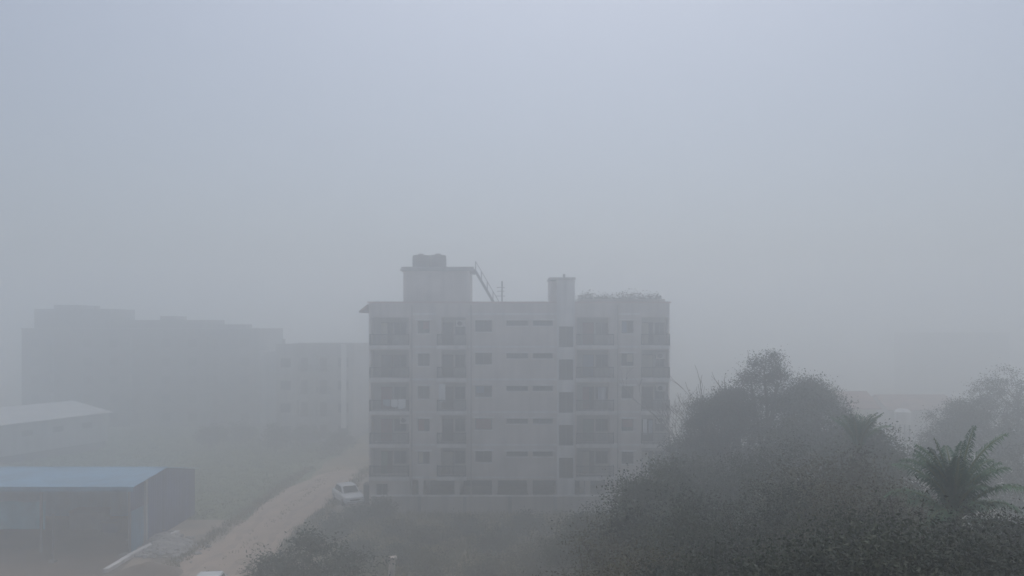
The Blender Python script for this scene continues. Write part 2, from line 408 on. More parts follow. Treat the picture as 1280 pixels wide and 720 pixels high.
# steel flight from the penthouse roof down to the terrace
stf = MB()
p0, p1 = Vector((PX1 + 0.5, 2.2, 21.8)), Vector((PX1 + 2.7, 2.2, 18.0))
for dy in (0, 0.9):
    o_ = Vector((0, dy, 0)); stf.bar(p0 + o_, p1 + o_, 0.08, 0.24)
for k in range(13):
    q = p0.lerp(p1, (k + 0.5) / 13); stf.box(q.x - 0.14, q.x + 0.14, q.y + 0.04, q.y + 0.86, q.z - 0.02, q.z + 0.02)
sfl = stf.build('steel_stair', M['steel'], apt)
hr = MB()
for dy in (0, 0.9):
    o_ = Vector((0, dy, 0.95)); hr.bar(p0 + o_, p1 + o_, 0.06)
    for k in range(5):
        q = p0.lerp(p1, k / 4) + Vector((0, dy, 0)); hr.box(q.x - 0.03, q.x + 0.03, q.y - 0.03, q.y + 0.03, q.z, q.z + 0.95)
hr.build('handrail', M['steel'], sfl)
# raised terrace wall on the right with a grille
tw = MB().box(bx(726), XR - 0.35, 0.32, 0.47, ROOF + 0.12, ROOF + 1.3); tw.build('terrace_wall', M['beige'], apt)
# ground level: closed rooms at the left end, stilts elsewhere
g = MB()
g.panel(XL + 0.02, bx(512), 0.0, FL[0] - 0.352, [(bx(470), bx(484), 1.0, 2.1, 0.2)], 0.1)
g.box(XL + 0.04, bx(512), 0.32, D - 0.5, 0.0, FL[0] - 0.36)
g.face([(XL + .02, .1, 0), (XL + .02, .1, FL[0] - .352), (XL + .02, .4, FL[0] - .352), (XL + .02, .4, 0)])
g.face([(bx(512), .1, 0), (bx(512), .4, 0), (bx(512), .4, FL[0] - .352), (bx(512), .1, FL[0] - .352)])
g.build('ground_floor_room', M['wall'], apt)
make_window(bx(470), bx(484), 1.0, 2.1, 0.28, apt, 1, hood=False)
for k, px in enumerate((526, 571, 618, 663, 735, 770, 805, 835)):
    for yy in (0.15, 6.0):
        MB().box(bx(px) - 0.22, bx(px) + 0.22, yy, yy + 0.45, 0, FL[0] - 0.353).build('column', M['wall'], apt)
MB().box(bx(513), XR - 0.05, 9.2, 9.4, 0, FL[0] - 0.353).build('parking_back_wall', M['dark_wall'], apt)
dp = MB()
for px in (585, 630, 795): dp.tube([(bx(px), -0.09, FL[0] - 0.3), (bx(px), -0.09, ROOF + 0.6)], 0.055, 8)
for px in (515, 589, 772): MB().tube([(bx(px), -0.1, 0.2), (bx(px), -0.1, ROOF + 0.7)], 0.06, 8).build('drainpipe', M['beige'], apt)

# rooftop things
def water_tank(x, y, z, label):
    t = thing('water_tank', label, 'water tank', (x, y, z), 0, 'water tanks on the roof')
    MB().lathe([(0.0, 0.0), (0.76, 0.0), (0.8, 0.05), (0.8, 0.28), (0.83, 0.31), (0.83, 0.37), (0.8, 0.4), (0.8, 0.62), (0.83, 0.65), (0.83, 0.71), (0.8, 0.74), (0.8, 0.96), (0.83, 0.99), (0.83, 1.05), (0.8, 1.08), (0.8, 1.36), (0.72, 1.45), (0.34, 1.5), (0.0, 1.5)]).build('body', M['tank'], t, smooth=False)
    MB().lathe([(0, 1.5), (0.28, 1.5), (0.28, 1.58), (0.2, 1.61), (0, 1.61)]).build('lid', M['tank'], t)
    return t
TY = BY + 3.2
tk = 21.933
water_tank(X(526, TY), TY, tk, 'black ribbed water tank on the penthouse roof, further from its stair')
water_tank(X(547.5, TY), TY, tk, 'black ribbed water tank on the penthouse roof, closer to its stair')
water_tank(X(537, TY + 1.7), TY + 1.7, tk, 'black ribbed water tank standing behind the gap of the other two on the penthouse')
am = thing('antenna_mast', 'thin antenna mast with short arms standing on the flat roof beside steel stair', 'antenna', (X(627.5, BY + 1.5), BY + 1.5, ROOF + 0.12))
MB().tube([(0, 0, 0), (0, 0, 2.9)], 0.075).build('pole', M['steel'], am)
MB().box(-0.2, 0.2, -0.2, 0.2, 0, 0.12).build('base', M['concrete'], am)
aa = MB()
for z, l in ((1.5, 0.6), (1.95, 0.45), (2.3, 0.5)): aa.bar((-l, 0, z), (l * 0.5, 0, z), 0.06)
aa.build('arm', M['steel'], am)

# ------------------------------------------------------------------ vegetation builders
def rng(seed): return np.random.default_rng(seed)
def leaf_cards(r, cen, size, n_up=0.35, width=0.45, out=None):
    n = len(cen)
    a = r.normal(size=(n, 3)); a[:, 2] *= 0.7
    if out is not None: a = a + out * 0.5
    a /= np.linalg.norm(a, axis=1)[:, None] + 1e-9
    t = r.normal(size=(n, 3)); t[:, 2] += n_up
    b = np.cross(a, t); b /= np.linalg.norm(b, axis=1)[:, None] + 1e-9
    s = size * r.uniform(0.6, 1.35, n)[:, None]
    u = a * s; v = b * s * width
    bend = np.cross(u, b) * 0.25
    return np.stack([cen - u, cen + v - u * 0.1 + bend, cen + u, cen - v - u * 0.1 + bend], axis=1)
def crown_pts(r, lobes, nclump, per, spread, hollow=0.45):
    lb = np.array(lobes, float)      # x y z rx ry rz
    wt = (lb[:, 3] * lb[:, 4] + lb[:, 4] * lb[:, 5] + lb[:, 3] * lb[:, 5]); wt /= wt.sum()
    idx = r.choice(len(lb), nclump, p=wt)
    d = r.normal(size=(nclump, 3)); d /= np.linalg.norm(d, axis=1)[:, None]
    d[:, 2] = np.where(d[:, 2] < -0.55, -d[:, 2], d[:, 2])
    # lumpy outline from a few random directions
    k = r.normal(size=(9, 3)) * 2.2; phz = r.uniform(0, 6.28, 9)
    lump = np.sin(d @ k.T + phz).sum(1) / 9 * 1.05
    rad = (hollow + (1 - hollow) * r.uniform(0, 1, nclump) ** 0.45) * (1 + lump)
    rad *= r.uniform(0.82, 1.1, nclump)
    c = lb[idx, :3] + d * rad[:, None] * lb[idx, 3:]
    cc = np.repeat(c, per, 0); dd = np.repeat(d, per, 0)
    sp = spread * np.repeat(r.uniform(0.5, 1.3, nclump), per)
    cc = cc + r.normal(size=cc.shape) * sp[:, None] * np.array([1, 1, 0.65])
    return c, cc, dd
def tree(name, label, cat, loc, lobes, leafm, seed, nclump=320, per=34, leaf=0.11, spread=0.38, trunk_r=0.22, group=None, lean=(0, 0), hollow=0.45, width=0.45):
    r = rng(seed)
    t = thing(name, label, cat, loc, 0, group)
    c, cc, dd = crown_pts(r, lobes, nclump, per, spread, hollow)
    keep = cc[:, 2] > 0.15
    quads('crown', leaf_cards(r, cc[keep], leaf, out=dd[keep], width=width), leafm, t)
    lb = np.array(lobes)
    low = lb[:, 2].min(); base_top = Vector((lean[0], lean[1], max(1.0, low * 0.6)))
    tr = MB(); tr.tube([(0, 0, -0.1), (lean[0] * 0.3 + 0.1, lean[1] * 0.3, base_top.z * 0.5), base_top], [trunk_r * 1.35, trunk_r, trunk_r * 0.8], 9)
    tr.build('trunk', M['bark'], t, smooth=True)
    br = MB()
    for q in lobes:
        e = Vector(q[:3]); mid = base_top.lerp(e, 0.5) + Vector((r.normal() * 0.3, r.normal() * 0.3, 0.3))
        br.tube([base_top - Vector((0, 0, 0.15)), mid, e], [trunk_r * 0.6, trunk_r * 0.38, trunk_r * 0.15], 7)
    for i in r.choice(len(c), min(60, len(c)), replace=False):
        e = Vector(c[i]); q = min(lobes, key=lambda s: (Vector(s[:3]) - e).length)
        s = Vector(q[:3]); s = s.lerp(base_top, r.uniform(0, 0.3))
        mid = s.lerp(e, 0.55) + Vector((r.normal() * 0.15, r.normal() * 0.15, 0.12))
        br.tube([s, mid, e], [trunk_r * 0.2, trunk_r * 0.12, 0.012], 5)
    br.build('limb', M['bark'], t, smooth=True)
    return t
def dome(h, r_, seed, n=7, squash=0.75):       # lobes for a round crowned tree of height h
    q = random.Random(seed); out = [(0, 0, h - r_ * squash * 0.7, r_ * 0.6, r_ * 0.6, r_ * squash * 0.7)]
    for i in range(n):
        a = 2 * PI * i / n + q.uniform(-0.4, 0.4); d = r_ * q.uniform(0.4, 0.95); s = r_ * q.uniform(0.22, 0.58)
        z = h - s - r_ * q.uniform(0.25, 1.1) * squash
        out.append((d * math.cos(a), d * math.sin(a), z, s, s, s * 0.8))
    return out
def cone(h, z0, r_, seed, n=8):                # lobes for a conical crown
    q = random.Random(seed); out = []
    for i in range(n):
        f = i / (n - 1); z = z0 + (h - z0 - 0.5) * f
        rr = r_ * (1 - f) ** 0.8 + 0.45
        m = 1 if f > 0.8 else 4
        for k in range(m):
            a = 2 * PI * k / m + q.uniform(0, 6); d = rr * 0.5 if m > 1 else 0
            out.append((d * math.cos(a), d * math.sin(a), z + q.uniform(-0.3, 0.3) * (m > 1), rr * 0.6, rr * 0.6, max(0.5, (h - z0) / n * 0.75)))
    return out
def bush(name, label, loc, w_, h, leafm, seed, nclump=90, per=30, leaf=0.08, group=None, cat='bush'):
    r = rng(seed); t = thing(name, label, cat, loc, 0, group)
    q = random.Random(seed)
    lobes = [(0, 0, h * 0.5, w_ * 0.6, w_ * 0.55, h * 0.5)] + [(q.uniform(-.6, .6) * w_, q.uniform(-.5, .5) * w_, h * q.uniform(.25, .55), w_ * .42, w_ * .42, h * q.uniform(.3, .48)) for _ in range(4)]
    c, cc, dd = crown_pts(r, lobes, nclump, per, 0.22 + 0.06 * w_, 0.3)
    cc[:, 2] = np.abs(cc[:, 2]) + 0.02
    quads('foliage', leaf_cards(r, cc, leaf, out=dd), leafm, t)
    st = MB()
    for i in r.choice(len(c), 14, replace=False):
        st.tube([(0, 0, -0.05), Vector(c[i]) * 0.5 + Vector((0, 0, 0.1)), c[i]], [0.035, 0.022, 0.008], 5)
    st.build('stem', M['bark'], t)
    return t
def bare_tree(label, loc, h, seed, spread=0.55, lean=0.0, fork=0.40):
    q = random.Random(seed); t = thing('bare_tree', label, 'tree', loc, 0, 'leafless trees beside the apartment block')
    tr, br = MB(), MB()
    def grow(p, d, ln, r_, lv):
        pts = [p]; dd = d.copy()
        for k in range(4):
            dd = (dd + Vector((q.gauss(0, .2), q.gauss(0, .2), 0.06))).normalized(); pts.append(pts[-1] + dd * ln / 4)
        m = tr if lv == 0 else br
        e = r_ * 0.55
        m.tube(pts, [r_ + (e - r_) * k / 4 for k in range(5)], 7 if lv < 2 else 4)
        if lv >= 4: return
        for k in range(q.choice((3, 4)) if lv < 3 else 3):
            at = pts[q.choice((2, 3, 4))] if lv else pts[q.choice((3, 4))]
            a = q.uniform(0, 2 * PI); s = spread * q.uniform(0.6, 1.3)
            nd = (dd + Vector((math.cos(a) * s, math.sin(a) * s, q.uniform(0, 0.35)))).normalized()
            grow(at, nd, ln * q.uniform(0.55, 0.78), max(0.022, e * q.uniform(0.65, 0.9)), lv + 1)
    grow(Vector((0, 0, -0.1)), Vector((lean, 0, 1)).normalized(), h * fork, h * 0.019, 0)
    tr.build('trunk', M['twig'], t, smooth=True); br.build('branch', M['twig'], t, smooth=True)
    return t
def frond_mesh(length, arch, az, el, leaflet, r, droop=0.5, nl=46):
    # arched rachis with two rows of leaflets
    d = Vector((math.cos(az), math.sin(az), 0)); pts = []
    p = Vector((0, 0, 0)); e = el; n = 16
    for k in range(n + 1):
        pts.append(p.copy()); st = length / n
        e -= arch / n * (0.4 + 1.6 * k / n)
        p = p + (d * math.cos(e) + Vector((0, 0, math.sin(e)))) * st
    q = []
    side = d.cross(Vector((0, 0, 1)))
    for k in range(nl):
        f = 0.16 + 0.84 * k / (nl - 1); i = min(n - 1, int(f * n)); c = pts[i].lerp(pts[i + 1], f * n - i)
        ax = (pts[i + 1] - pts[i]).normalized(); up = side.cross(ax)
        ll = leaflet * (math.sin(PI * (0.12 + 0.83 * f)) ** 0.7) * r.uniform(0.8, 1.1)
        for s in (-1, 1):
            dv = (side * s * 0.75 + ax * 0.62 + up * r.uniform(-0.05, 0.35)).normalized()
            tip = c + dv * ll + Vector((0, 0, -droop * ll * r.uniform(0.6, 1.2)))
            mid = c + dv * ll * 0.5
            wv = ax * 0.022 * (leaflet / 0.6)
            q.append([c - wv * 0.5, mid - wv, tip, mid + wv])
    return pts, np.array([[tuple(v) for v in f] for f in q])
def palm(name, label, loc, h, n, length, seed, els=(0.1, 1.3), leaflet=0.75, bend=(0, 0), trunk_r=0.16, extra=(), group=None):
    r = rng(seed); t = thing(name, label, 'palm tree', loc, 0, group)
    top = Vector((bend[0], bend[1], h))
    tp = [Vector((0, 0, -0.1)), Vector((bend[0] * 0.15, bend[1] * .15, h * 0.35)), Vector((bend[0] * 0.5, bend[1] * .5, h * 0.7)), top]
    MB().tube(tp, [trunk_r * 1.5, trunk_r, trunk_r * 0.9, trunk_r], 10).build('trunk', M['bark'], t, smooth=True)
    specs = [(2 * PI * k * 0.381966 + r.uniform(-.2, .2), els[0] + (els[1] - els[0]) * (k + 0.5) / n, length * r.uniform(0.85, 1.1), r.uniform(0.55, 1.15)) for k in range(n)] + list(extra)
    for az_, el_, ln, ar in specs:
        pts, q = frond_mesh(ln, ar, az_, el_, leaflet, r, 0.6, 64)
        fo = quads('frond', q + np.array(tuple(top)), L['palm'], t)
        MB().tube([p + top for p in pts], [0.045 * (1 - 0.85 * k / 16) for k in range(17)], 5).build('rachis', M['grass'], fo)
    return t

# ------------------------------------------------------------------ far buildings on the left
def far_block(name, label, x0, x1, y, depth, top, m, floors, cols, blocks=(), balc=()):
    t = thing(name, label, 'building', ((x0 + x1) / 2, y, 0))
    hw = (x1 - x0) / 2
    fh = (top - 1.0) / floors; holes = []
    cw = 2 * hw / cols
    for fl in range(floors):
        for c in range(cols):
            cx = -hw + cw * (c + 0.5)
            if c in balc: holes.append((cx - cw * 0.42, cx + cw * 0.42, fl * fh + 0.35, fl * fh + fh - 0.4, 1.1))
            else: holes.append((cx - 0.75, cx + 0.75, fl * fh + 1.0, fl * fh + 2.3, 0.2))
    b = MB(); b.panel(-hw, hw, 0, top, holes, 0)
    b.face([(-hw, 0, 0), (-hw, 0, top), (-hw, depth, top), (-hw, depth, 0)]); b.face([(hw, 0, 0), (hw, depth, 0), (hw, depth, top), (hw, 0, top)])
    b.face([(-hw, depth, 0), (-hw, depth, top), (hw, depth, top), (hw, depth, 0)])
    b.face([(-hw, 1.12, 0.02), (hw, 1.12, 0.02), (hw, 1.12, top - 0.02), (-hw, 1.12, top - 0.02)])
    b.build('wall', m, t)
    MB().box(-hw + 0.02, hw - 0.02, 0.02, depth - 0.02, top - 1.0, top - 0.85).build('roof', M['concrete'], t)
    MB().box(-hw - 0.1, hw + 0.1, -0.12, 0.2, top + 0.003, top + 0.12).build('parapet_coping', M['concrete'], t)
    for a, c, d, e in holes and [(h[0], h[1], h[2], h[3]) for h in holes if h[4] < 1]:
        MB().box(a, c, 0.14, 0.18, d, e).build('window', M['glass'], t)
    for h in [h for h in holes if h[4] > 1]:
        MB().box(h[0] + 0.3, h[0] + 1.3, 1.02, 1.08, h[2] + 0.01, h[2] + 2.0).build('balcony_door', M['door'], t)
        rr = MB(); rr.box(h[0], h[1], -0.05, 0.0, h[2] + 0.9, h[2] + 0.97)
        xx = h[0]
        while xx < h[1]: rr.box(xx, xx + 0.04, -0.04, -0.005, h[2], h[2] + 0.9); xx += 0.25
        rr.build('railing', M['rail'], t)
    for nm, a, c, d, e, z0, z1 in blocks: MB().box(a, c, d, e, z0, z1).build(nm, m, t)
    return t
YA = 126.0
xa0, xa1 = X(27, YA), X(322, YA)
ctr = (xa0 + xa1) / 2
def lx(px): return X(px, YA) - ctr
far_block('apartment_building', 'long grey flat roofed block barely visible in the fog behind the white warehouse', xa0, xa1, YA, 14, Z(411, YA), M['farwall2'], 5, 9,
          [('rooftop_block', lx(40), lx(135), 0.6, 9, Z(411, YA) - 0.8, Z(386, YA)), ('rooftop_block', lx(135.5), lx(258), 0.8, 8, Z(411, YA) - 0.8, Z(400, YA)),
           ('lift_house', lx(196), lx(214), 1.2, 6, Z(400, YA) + 0.003, Z(395, YA)), ('rooftop_shed', lx(268), lx(297), 1.5, 7, Z(411, YA) - 0.8, Z(405.5, YA)), ('vent_stack', lx(112), lx(117), 1.2, 2, Z(386, YA) + 0.003, Z(382, YA)), ('stair_head', lx(62), lx(92), 1.2, 6, Z(386, YA) + 0.003, Z(381, YA))], (1, 4, 7))
YB = 110.0
xb0, xb1 = X(345, YB), X(441, YB)
bb = far_block('apartment_building', 'narrow grey foggy apartment block with pale pilaster, between the long block and the balconied block', xb0, xb1, YB, 12, Z(431, YB), M['farwall'], 4, 4, (), (1, 2))
cb = (xb0 + xb1) / 2
MB().box(X(427, YB) - cb, X(433, YB) - cb, -0.3, -0.003, 2, Z(431, YB) + 0.1).build('pilaster', M['trim'], bb)
MB().tube([(X(352, YB) - cb, 1, Z(431, YB) - 0.9), (X(352, YB) - cb, 1, Z(424, YB))], 0.25).build('chimney', M['concrete'], bb)
MB().box(X(319, YB) - cb, X(345, YB) - cb - 0.003, 2.0, 10, 0, Z(440, YB)).build('side_wing', M['white_wall'], bb)
# faint block far right
YC = 190.0
far_block('apartment_building', 'faint apartment block almost lost in the fog at the far right', X(1148, YC), X(1262, YC), YC, 12, Z(416, YC), M['farwall2'], 5, 5, (), (2,))
# low far houses between the trees on the right
def house(label, px0, px1, ytop, Y, wallm, depth=7):
    x0, x1 = X(px0, Y), X(px1, Y); c = (x0 + x1) / 2; hw = (x1 - x0) / 2; z = Z(ytop, Y)
    t = thing('house', label, 'house', (c, Y, 0))
    hz = z - 1.6
    b = MB(); n = max(2, int(hw / 1.6)); hs = []
    for k in range(n):
        cx = -hw + 2 * hw * (k + 0.5) / n
        for zz in ([1.0, 4.0] if hz > 5.6 else [1.0]): hs.append((cx - 0.55, cx + 0.55, zz, zz + 1.25, 0.18))
    b.panel(-hw, hw, 0, hz, hs)
    b.face([(-hw, 0, 0), (-hw, 0, hz), (-hw, depth, hz), (-hw, depth, 0)]); b.face([(hw, 0, 0), (hw, depth, 0), (hw, depth, hz), (hw, 0, hz)])
    b.face([(-hw, depth, 0), (-hw, depth, hz), (hw, depth, hz), (hw, depth, 0)])
    b.face([(-hw, 0, hz), (hw, 0, hz), (hw, depth, hz), (-hw, depth, hz)])
    for s in (-1, 1): b.face([(s * hw, 0, hz), (s * hw, depth, hz), (s * hw, depth / 2, z - 0.1)])
    b.build('wall', wallm, t)
    rf = MB(); e = 0.4
    rf.prism([(-hw - e, -e, hz - 0.1), (-hw - e, depth / 2, z), (-hw - e, depth / 2, z - 0.12), (-hw - e, -e, hz - 0.22)], [(hw + e, -e, hz - 0.1), (hw + e, depth / 2, z), (hw + e, depth / 2, z - 0.12), (hw + e, -e, hz - 0.22)])
    rf.prism([(-hw - e, depth + e, hz - 0.1), (-hw - e, depth / 2 + .003, z), (-hw - e, depth / 2 + .003, z - 0.12), (-hw - e, depth + e, hz - 0.22)][::-1], [(hw + e, depth + e, hz - 0.1), (hw + e, depth / 2 + .003, z), (hw + e, depth / 2 + .003, z - 0.12), (hw + e, depth + e, hz - 0.22)][::-1])
    rf.build('roof', M['red'], t)
    for h_ in hs: MB().box(h_[0], h_[1], 0.12, 0.16, h_[2], h_[3]).build('window', M['glass'], t)
    return t
house('yellowish house with a low red roof, dim in the fog beside the tall conical tree', 1040, 1096, 492, 92, M['yellow'])
house('wide red roofed house, dim in the fog behind the coconut palm', 1112, 1196, 496, 104, M['beige'])
ht = thing('water_tower', 'small white overhead tank on legs, dim in the fog in front of the wide house', 'water tower', (X(1128, 80), 80, 0))
MB().lathe([(0, 0), (0.75, 0), (0.8, 0.1), (0.8, 1.3), (0.5, 1.55), (0, 1.6)], c=(0, 0, Z(530, 80))).build('tank', M['trim'], ht)
for sx in (-0.6, 0.6):
    for sy in (-0.6, 0.6): MB().tube([(sx, sy, 0), (sx * .8, sy * .8, Z(530, 80))], 0.07).build('leg', M['steel'], ht)

# ------------------------------------------------------------------ white warehouse at left
A0, A1 = Vector((-63.5, 85.5, 0)), Vector((-54.8, 105, 0))
d = (A1 - A0).normalized(); nrm = Vector((-d.y, d.x, 0))
wh = thing('warehouse', 'long low white warehouse with shallow pale roof behind the blue shed', 'warehouse', tuple(A1))
W2, EZ, RZ = 15.0, 4.75, 6.0
Ln = (A1 - A0).length
def wp(s, t, z): v = -d * s + nrm * t; return (v.x, v.y, z)
b = MB()
b.prism([wp(0, 0, 1.0), wp(0, W2, 1.0), wp(0, W2, EZ), wp(0, W2 / 2, RZ - 0.12), wp(0, 0, EZ)], [wp(Ln, 0, 1.0), wp(Ln, W2, 1.0), wp(Ln, W2, EZ), wp(Ln, W2 / 2, RZ - 0.12), wp(Ln, 0, EZ)])
b.build('wall', M['white_wall'], wh)
b = MB().prism([wp(0.2, 0.25, 0), wp(0.2, W2 - .25, 0), wp(0.2, W2 - .25, 0.997), wp(0.2, .25, 0.997)], [wp(Ln - .2, .25, 0), wp(Ln - .2, W2 - .25, 0), wp(Ln - .2, W2 - .25, .997), wp(Ln - .2, .25, .997)])
b.build('plinth', M['dark_wall'], wh)
b = MB()
for t0, t1, z0, z1 in ((-0.5, W2 / 2, EZ - 0.02, RZ), (W2 / 2 + 0.004, W2 + 0.5, RZ, EZ - 0.02)):
    b.prism([wp(-0.4, t0, z0), wp(-0.4, t1, z1), wp(-0.4, t1, z1 + 0.1), wp(-0.4, t0, z0 + 0.1)], [wp(Ln + .4, t0, z0), wp(Ln + .4, t1, z1), wp(Ln + .4, t1, z1 + 0.1), wp(Ln + .4, t0, z0 + 0.1)])
b.build('roof', M['white_roof'], wh)
for k in range(5):
    s = 2.5 + k * 4.0
    MB().prism([wp(s, -0.03, 3.1), wp(s + 1.4, -0.03, 3.1), wp(s + 1.4, -0.03, 3.8), wp(s, -0.03, 3.8)], [wp(s, 0.05, 3.1), wp(s + 1.4, 0.05, 3.1), wp(s + 1.4, 0.05, 3.8), wp(s, 0.05, 3.8)]).build('window', M['frame'], wh)

# ------------------------------------------------------------------ blue shed
SXR = -28.0
shd = thing('metal_shed', 'open fronted blue roofed metal shed with dark end wall, beside the dirt road', 'shed', (SXR, 56.8, 0))
SL = 34.0; ze, zr, zb, yr, yb = 4.9, 5.28, 4.05, 5.2, 11.4
def corr(mb, xs0, xs1, y0, z0, y1, z1, pitch=0.32, amp=0.035, th=0.012):
    n = int((xs1 - xs0) / (pitch / 2)); st_ = (xs1 - xs0) / n
    for k in range(n):
        xa, xb_ = xs0 + k * st_, xs0 + (k + 1) * st_; za = amp if k % 2 else 0; zb_ = 0 if k % 2 else amp
        mb.face([(xa, y0, z0 + za), (xb_, y0, z0 + zb_), (xb_, y1, z1 + zb_), (xa, y1, z1 + za)])
rf = MB(); corr(rf, -SL, 0.35, -0.35, ze - 0.02, yr, zr + 0.02); corr(rf, -SL, 0.35, yr, zr + 0.02, yb + 0.3, zb - 0.02)
ro = rf.build('roof', M['blue_roof'], shd)
MB().prism([(-SL, yr - .2, zr + 0.045), (-SL, yr, zr + 0.09), (-SL, yr + .2, zr + 0.045), (-SL, yr, zr + 0.07)], [(0.4, yr - .2, zr + 0.045), (0.4, yr, zr + 0.09), (0.4, yr + .2, zr + 0.045), (0.4, yr, zr + 0.07)]).build('ridge_cap', M['blue_roof'], ro)
MB().box(-SL, 0.36, -0.40, -0.36, ze - 0.32, ze + 0.03).build('fascia', M['blue_sheet'], shd)
def vcorr(mb, x, y0, y1, zf0, zf1, z0=0.0, pitch=0.3, amp=0.04):
    n = int(abs(y1 - y0) / (pitch / 2)); st_ = (y1 - y0) / n
    for k in range(n):
        ya, yb_ = y0 + k * st_, y0 + (k + 1) * st_; xa = x + (amp if k % 2 else 0); xb_ = x + (0 if k % 2 else amp)
        ta = zf0 + (zf1 - zf0) * k / n; tb = zf0 + (zf1 - zf0) * (k + 1) / n
        mb.face([(xa, ya, z0), (xb_, yb_, z0), (xb_, yb_, tb), (xa, ya, ta)])
ew = MB(); vcorr(ew, 0, 2.6, yr, ze + 0.17, zr); vcorr(ew, 0, yr, yb, zr, zb - 0.02)
ew.build('end_wall', M['indigo'], shd)
bp_ = MB(); vcorr(bp_, 0.03, 0.0, 2.6, 3.0, 3.0, 0.0); bp_.build('end_panel', M['blue_sheet'], shd)
up = MB(); vcorr(up, 0.0, 0.0, 2.6, ze - 0.02, ze + 0.17, 3.02); up.build('end_wall', M['indigo'], shd)
bw = MB(); n = int(SL / 0.15)
for k in range(n):
    xa, xb_ = -SL + k * 0.15, -SL + (k + 1) * 0.15; a_ = 0.04 * (k % 2); b_ = 0.04 * (1 - k % 2)
    bw.face([(xa, yb - 0.6 + a_, 0.0), (xb_, yb - 0.6 + b_, 0), (xb_, yb - 0.6 + b_, zb + 0.1), (xa, yb - 0.6 + a_, zb + 0.1)])
bw.build('back_wall', M['blue_sheet'], shd)
for k in range(6):
    MB().box(-k * 6.5 - 0.2, -k * 6.5 - 0.05, 0.02, 0.17, 0, ze - 0.06).build('post', M['steel'], shd)
    MB().bar((-k * 6.5 - 0.125, 0.1, ze - 0.14), (-k * 6.5 - 0.125, yr, zr - 0.12), 0.1, 0.12).build('rafter', M['steel'], shd)
# what stands in and round the shed
tp = MB(); q_ = rng(5)
for i in range(14):
    xa, xb_ = -40.6 + i * 0.43, -40.6 + (i + 1) * 0.43
    ya, yb_ = 57.35 + 0.08 * math.sin(i * 1.7), 57.35 + 0.08 * math.sin((i + 1) * 1.7)
    tp.face([(xa, ya, 1.6), (xb_, yb_, 1.6), (xb_, yb_ + .1, 3.6 + 0.05 * math.sin(i + 1)), (xa, ya + .1, 3.6 + 0.05 * math.sin(i))])
tpo = tp.build('tarpaulin', M['teal']); md = tpo.modifiers.new('thickness', 'SOLIDIFY'); md.thickness = 0.02
tag(tpo, 'teal tarpaulin hung across the open front of the blue shed', 'tarpaulin')
for i, (px, Y, sx, sy, sz, mm, lab) in enumerate(((112, 63.5, 2.6, 1.4, 1.5, M['steel'], 'big grey machine cabinet under the blue shed roof'), (140, 62.3, 1.1, 1.0, 0.9, M['indigo'], 'small dark crate under the shed roof near end wall'))):
    t = thing('crate' if i else 'machine_cabinet', lab, 'crate' if i else 'machine', (X(px, Y), Y, 0))
    MB().box(-sx / 2, sx / 2, -sy / 2, sy / 2, 0.1, sz).build('body', mm, t, bevel=0.03)
    MB().box(-sx / 2 - .05, sx / 2 + .05, -sy / 2 - .05, sy / 2 + .05, sz + 0.003, sz + 0.08).build('lid', M['frame'], t)
    for s in (-1, 1): MB().box(s * sx * .4 - .08, s * sx * .4 + .08, -sy / 2, sy / 2, 0, 0.097).build('foot', M['frame'], t)
MB().box(0.06, 0.26, 1.9, 2.1, 0, ze + 0.1).build('post', M['white_wall'], shd)
pp = thing('fence_post', 'thin rusty steel post standing alone in dirt before the blue shed', 'post', (X(66, 54.5), 54.5, 0))
MB().tube([(0, 0, 0), (0.04, 0, 3.4)], 0.07, 8).build('post', M['steel'], pp)
MB().box(-0.2, 0.2, -0.2, 0.2, -0.05, 0.2).build('footing', M['concrete'], pp)

# kerb, rubble and stones in the dirt lot
kb = MB()
pts = [PT(132, 716, 51.5), PT(165, 696, 55.5), PT(190, 683, 58), PT(222, 667, 61.5)]
pts = [Vector((p.x, H * F / (py - HOR), 0)) for p, py in zip(pts, (716, 696, 683, 667))]
pts = [Vector((X(px, v.y), v.y, 0)) for px, v in zip((132, 165, 190, 222), pts)]
for i in range(len(pts) - 1): kb.bar(pts[i] + Vector((0, 0, 0.1)), pts[i + 1] + Vector((0, 0, 0.1)), 0.35, 0.34)
tag(kb.build('drain_kerb', M['trim']), 'pale concrete drain kerb running past the corner of the blue shed', 'kerb')
def stone_mesh(r, s):
    b = MB(); import bmesh
    bm = bmesh.new(); bmesh.ops.create_icosphere(bm, subdivisions=2, radius=1.0)
    k = r.normal(size=(5, 3)) * 1.6
    for v in bm.verts:
        f = 1 + 0.22 * sum(math.sin(float(np.dot(k[i], v.co)) + i) for i in range(5)) / 2
        v.co = Vector((v.co.x * f * s * 1.2, v.co.y * f * s, max(-0.3, v.co.z * f) * s * 0.6))
    bm.verts.index_update(); b.v = [tuple(v.co) for v in bm.verts]; b.f = [tuple(v.index for v in f.verts) for f in bm.faces]; bm.free(); return b
r = rng(41)
rub = MB()
for k in range(420):
    px, py = r.normal(205, 20), r.normal(683, 6.5); Y = H * F / (py - HOR); sm = stone_mesh(r, r.uniform(0.08, 0.26)); n = len(rub.v); o = Vector((X(px, Y), Y, 0.02 + 0.35 * math.exp(-((px - 205) / 18) ** 2)))
    rub.v += [tuple(Vector(v) + o) for v in sm.v]; rub.f += [tuple(n + i for i in f) for f in sm.f]
kind(tag(rub.build('rubble', M['rubble']), 'spread of grey broken rubble beside the dirt road', 'rubble'), 'stuff')
mnd = MB(); nx = 24
mc = (X(183, 51.8), 51.8)
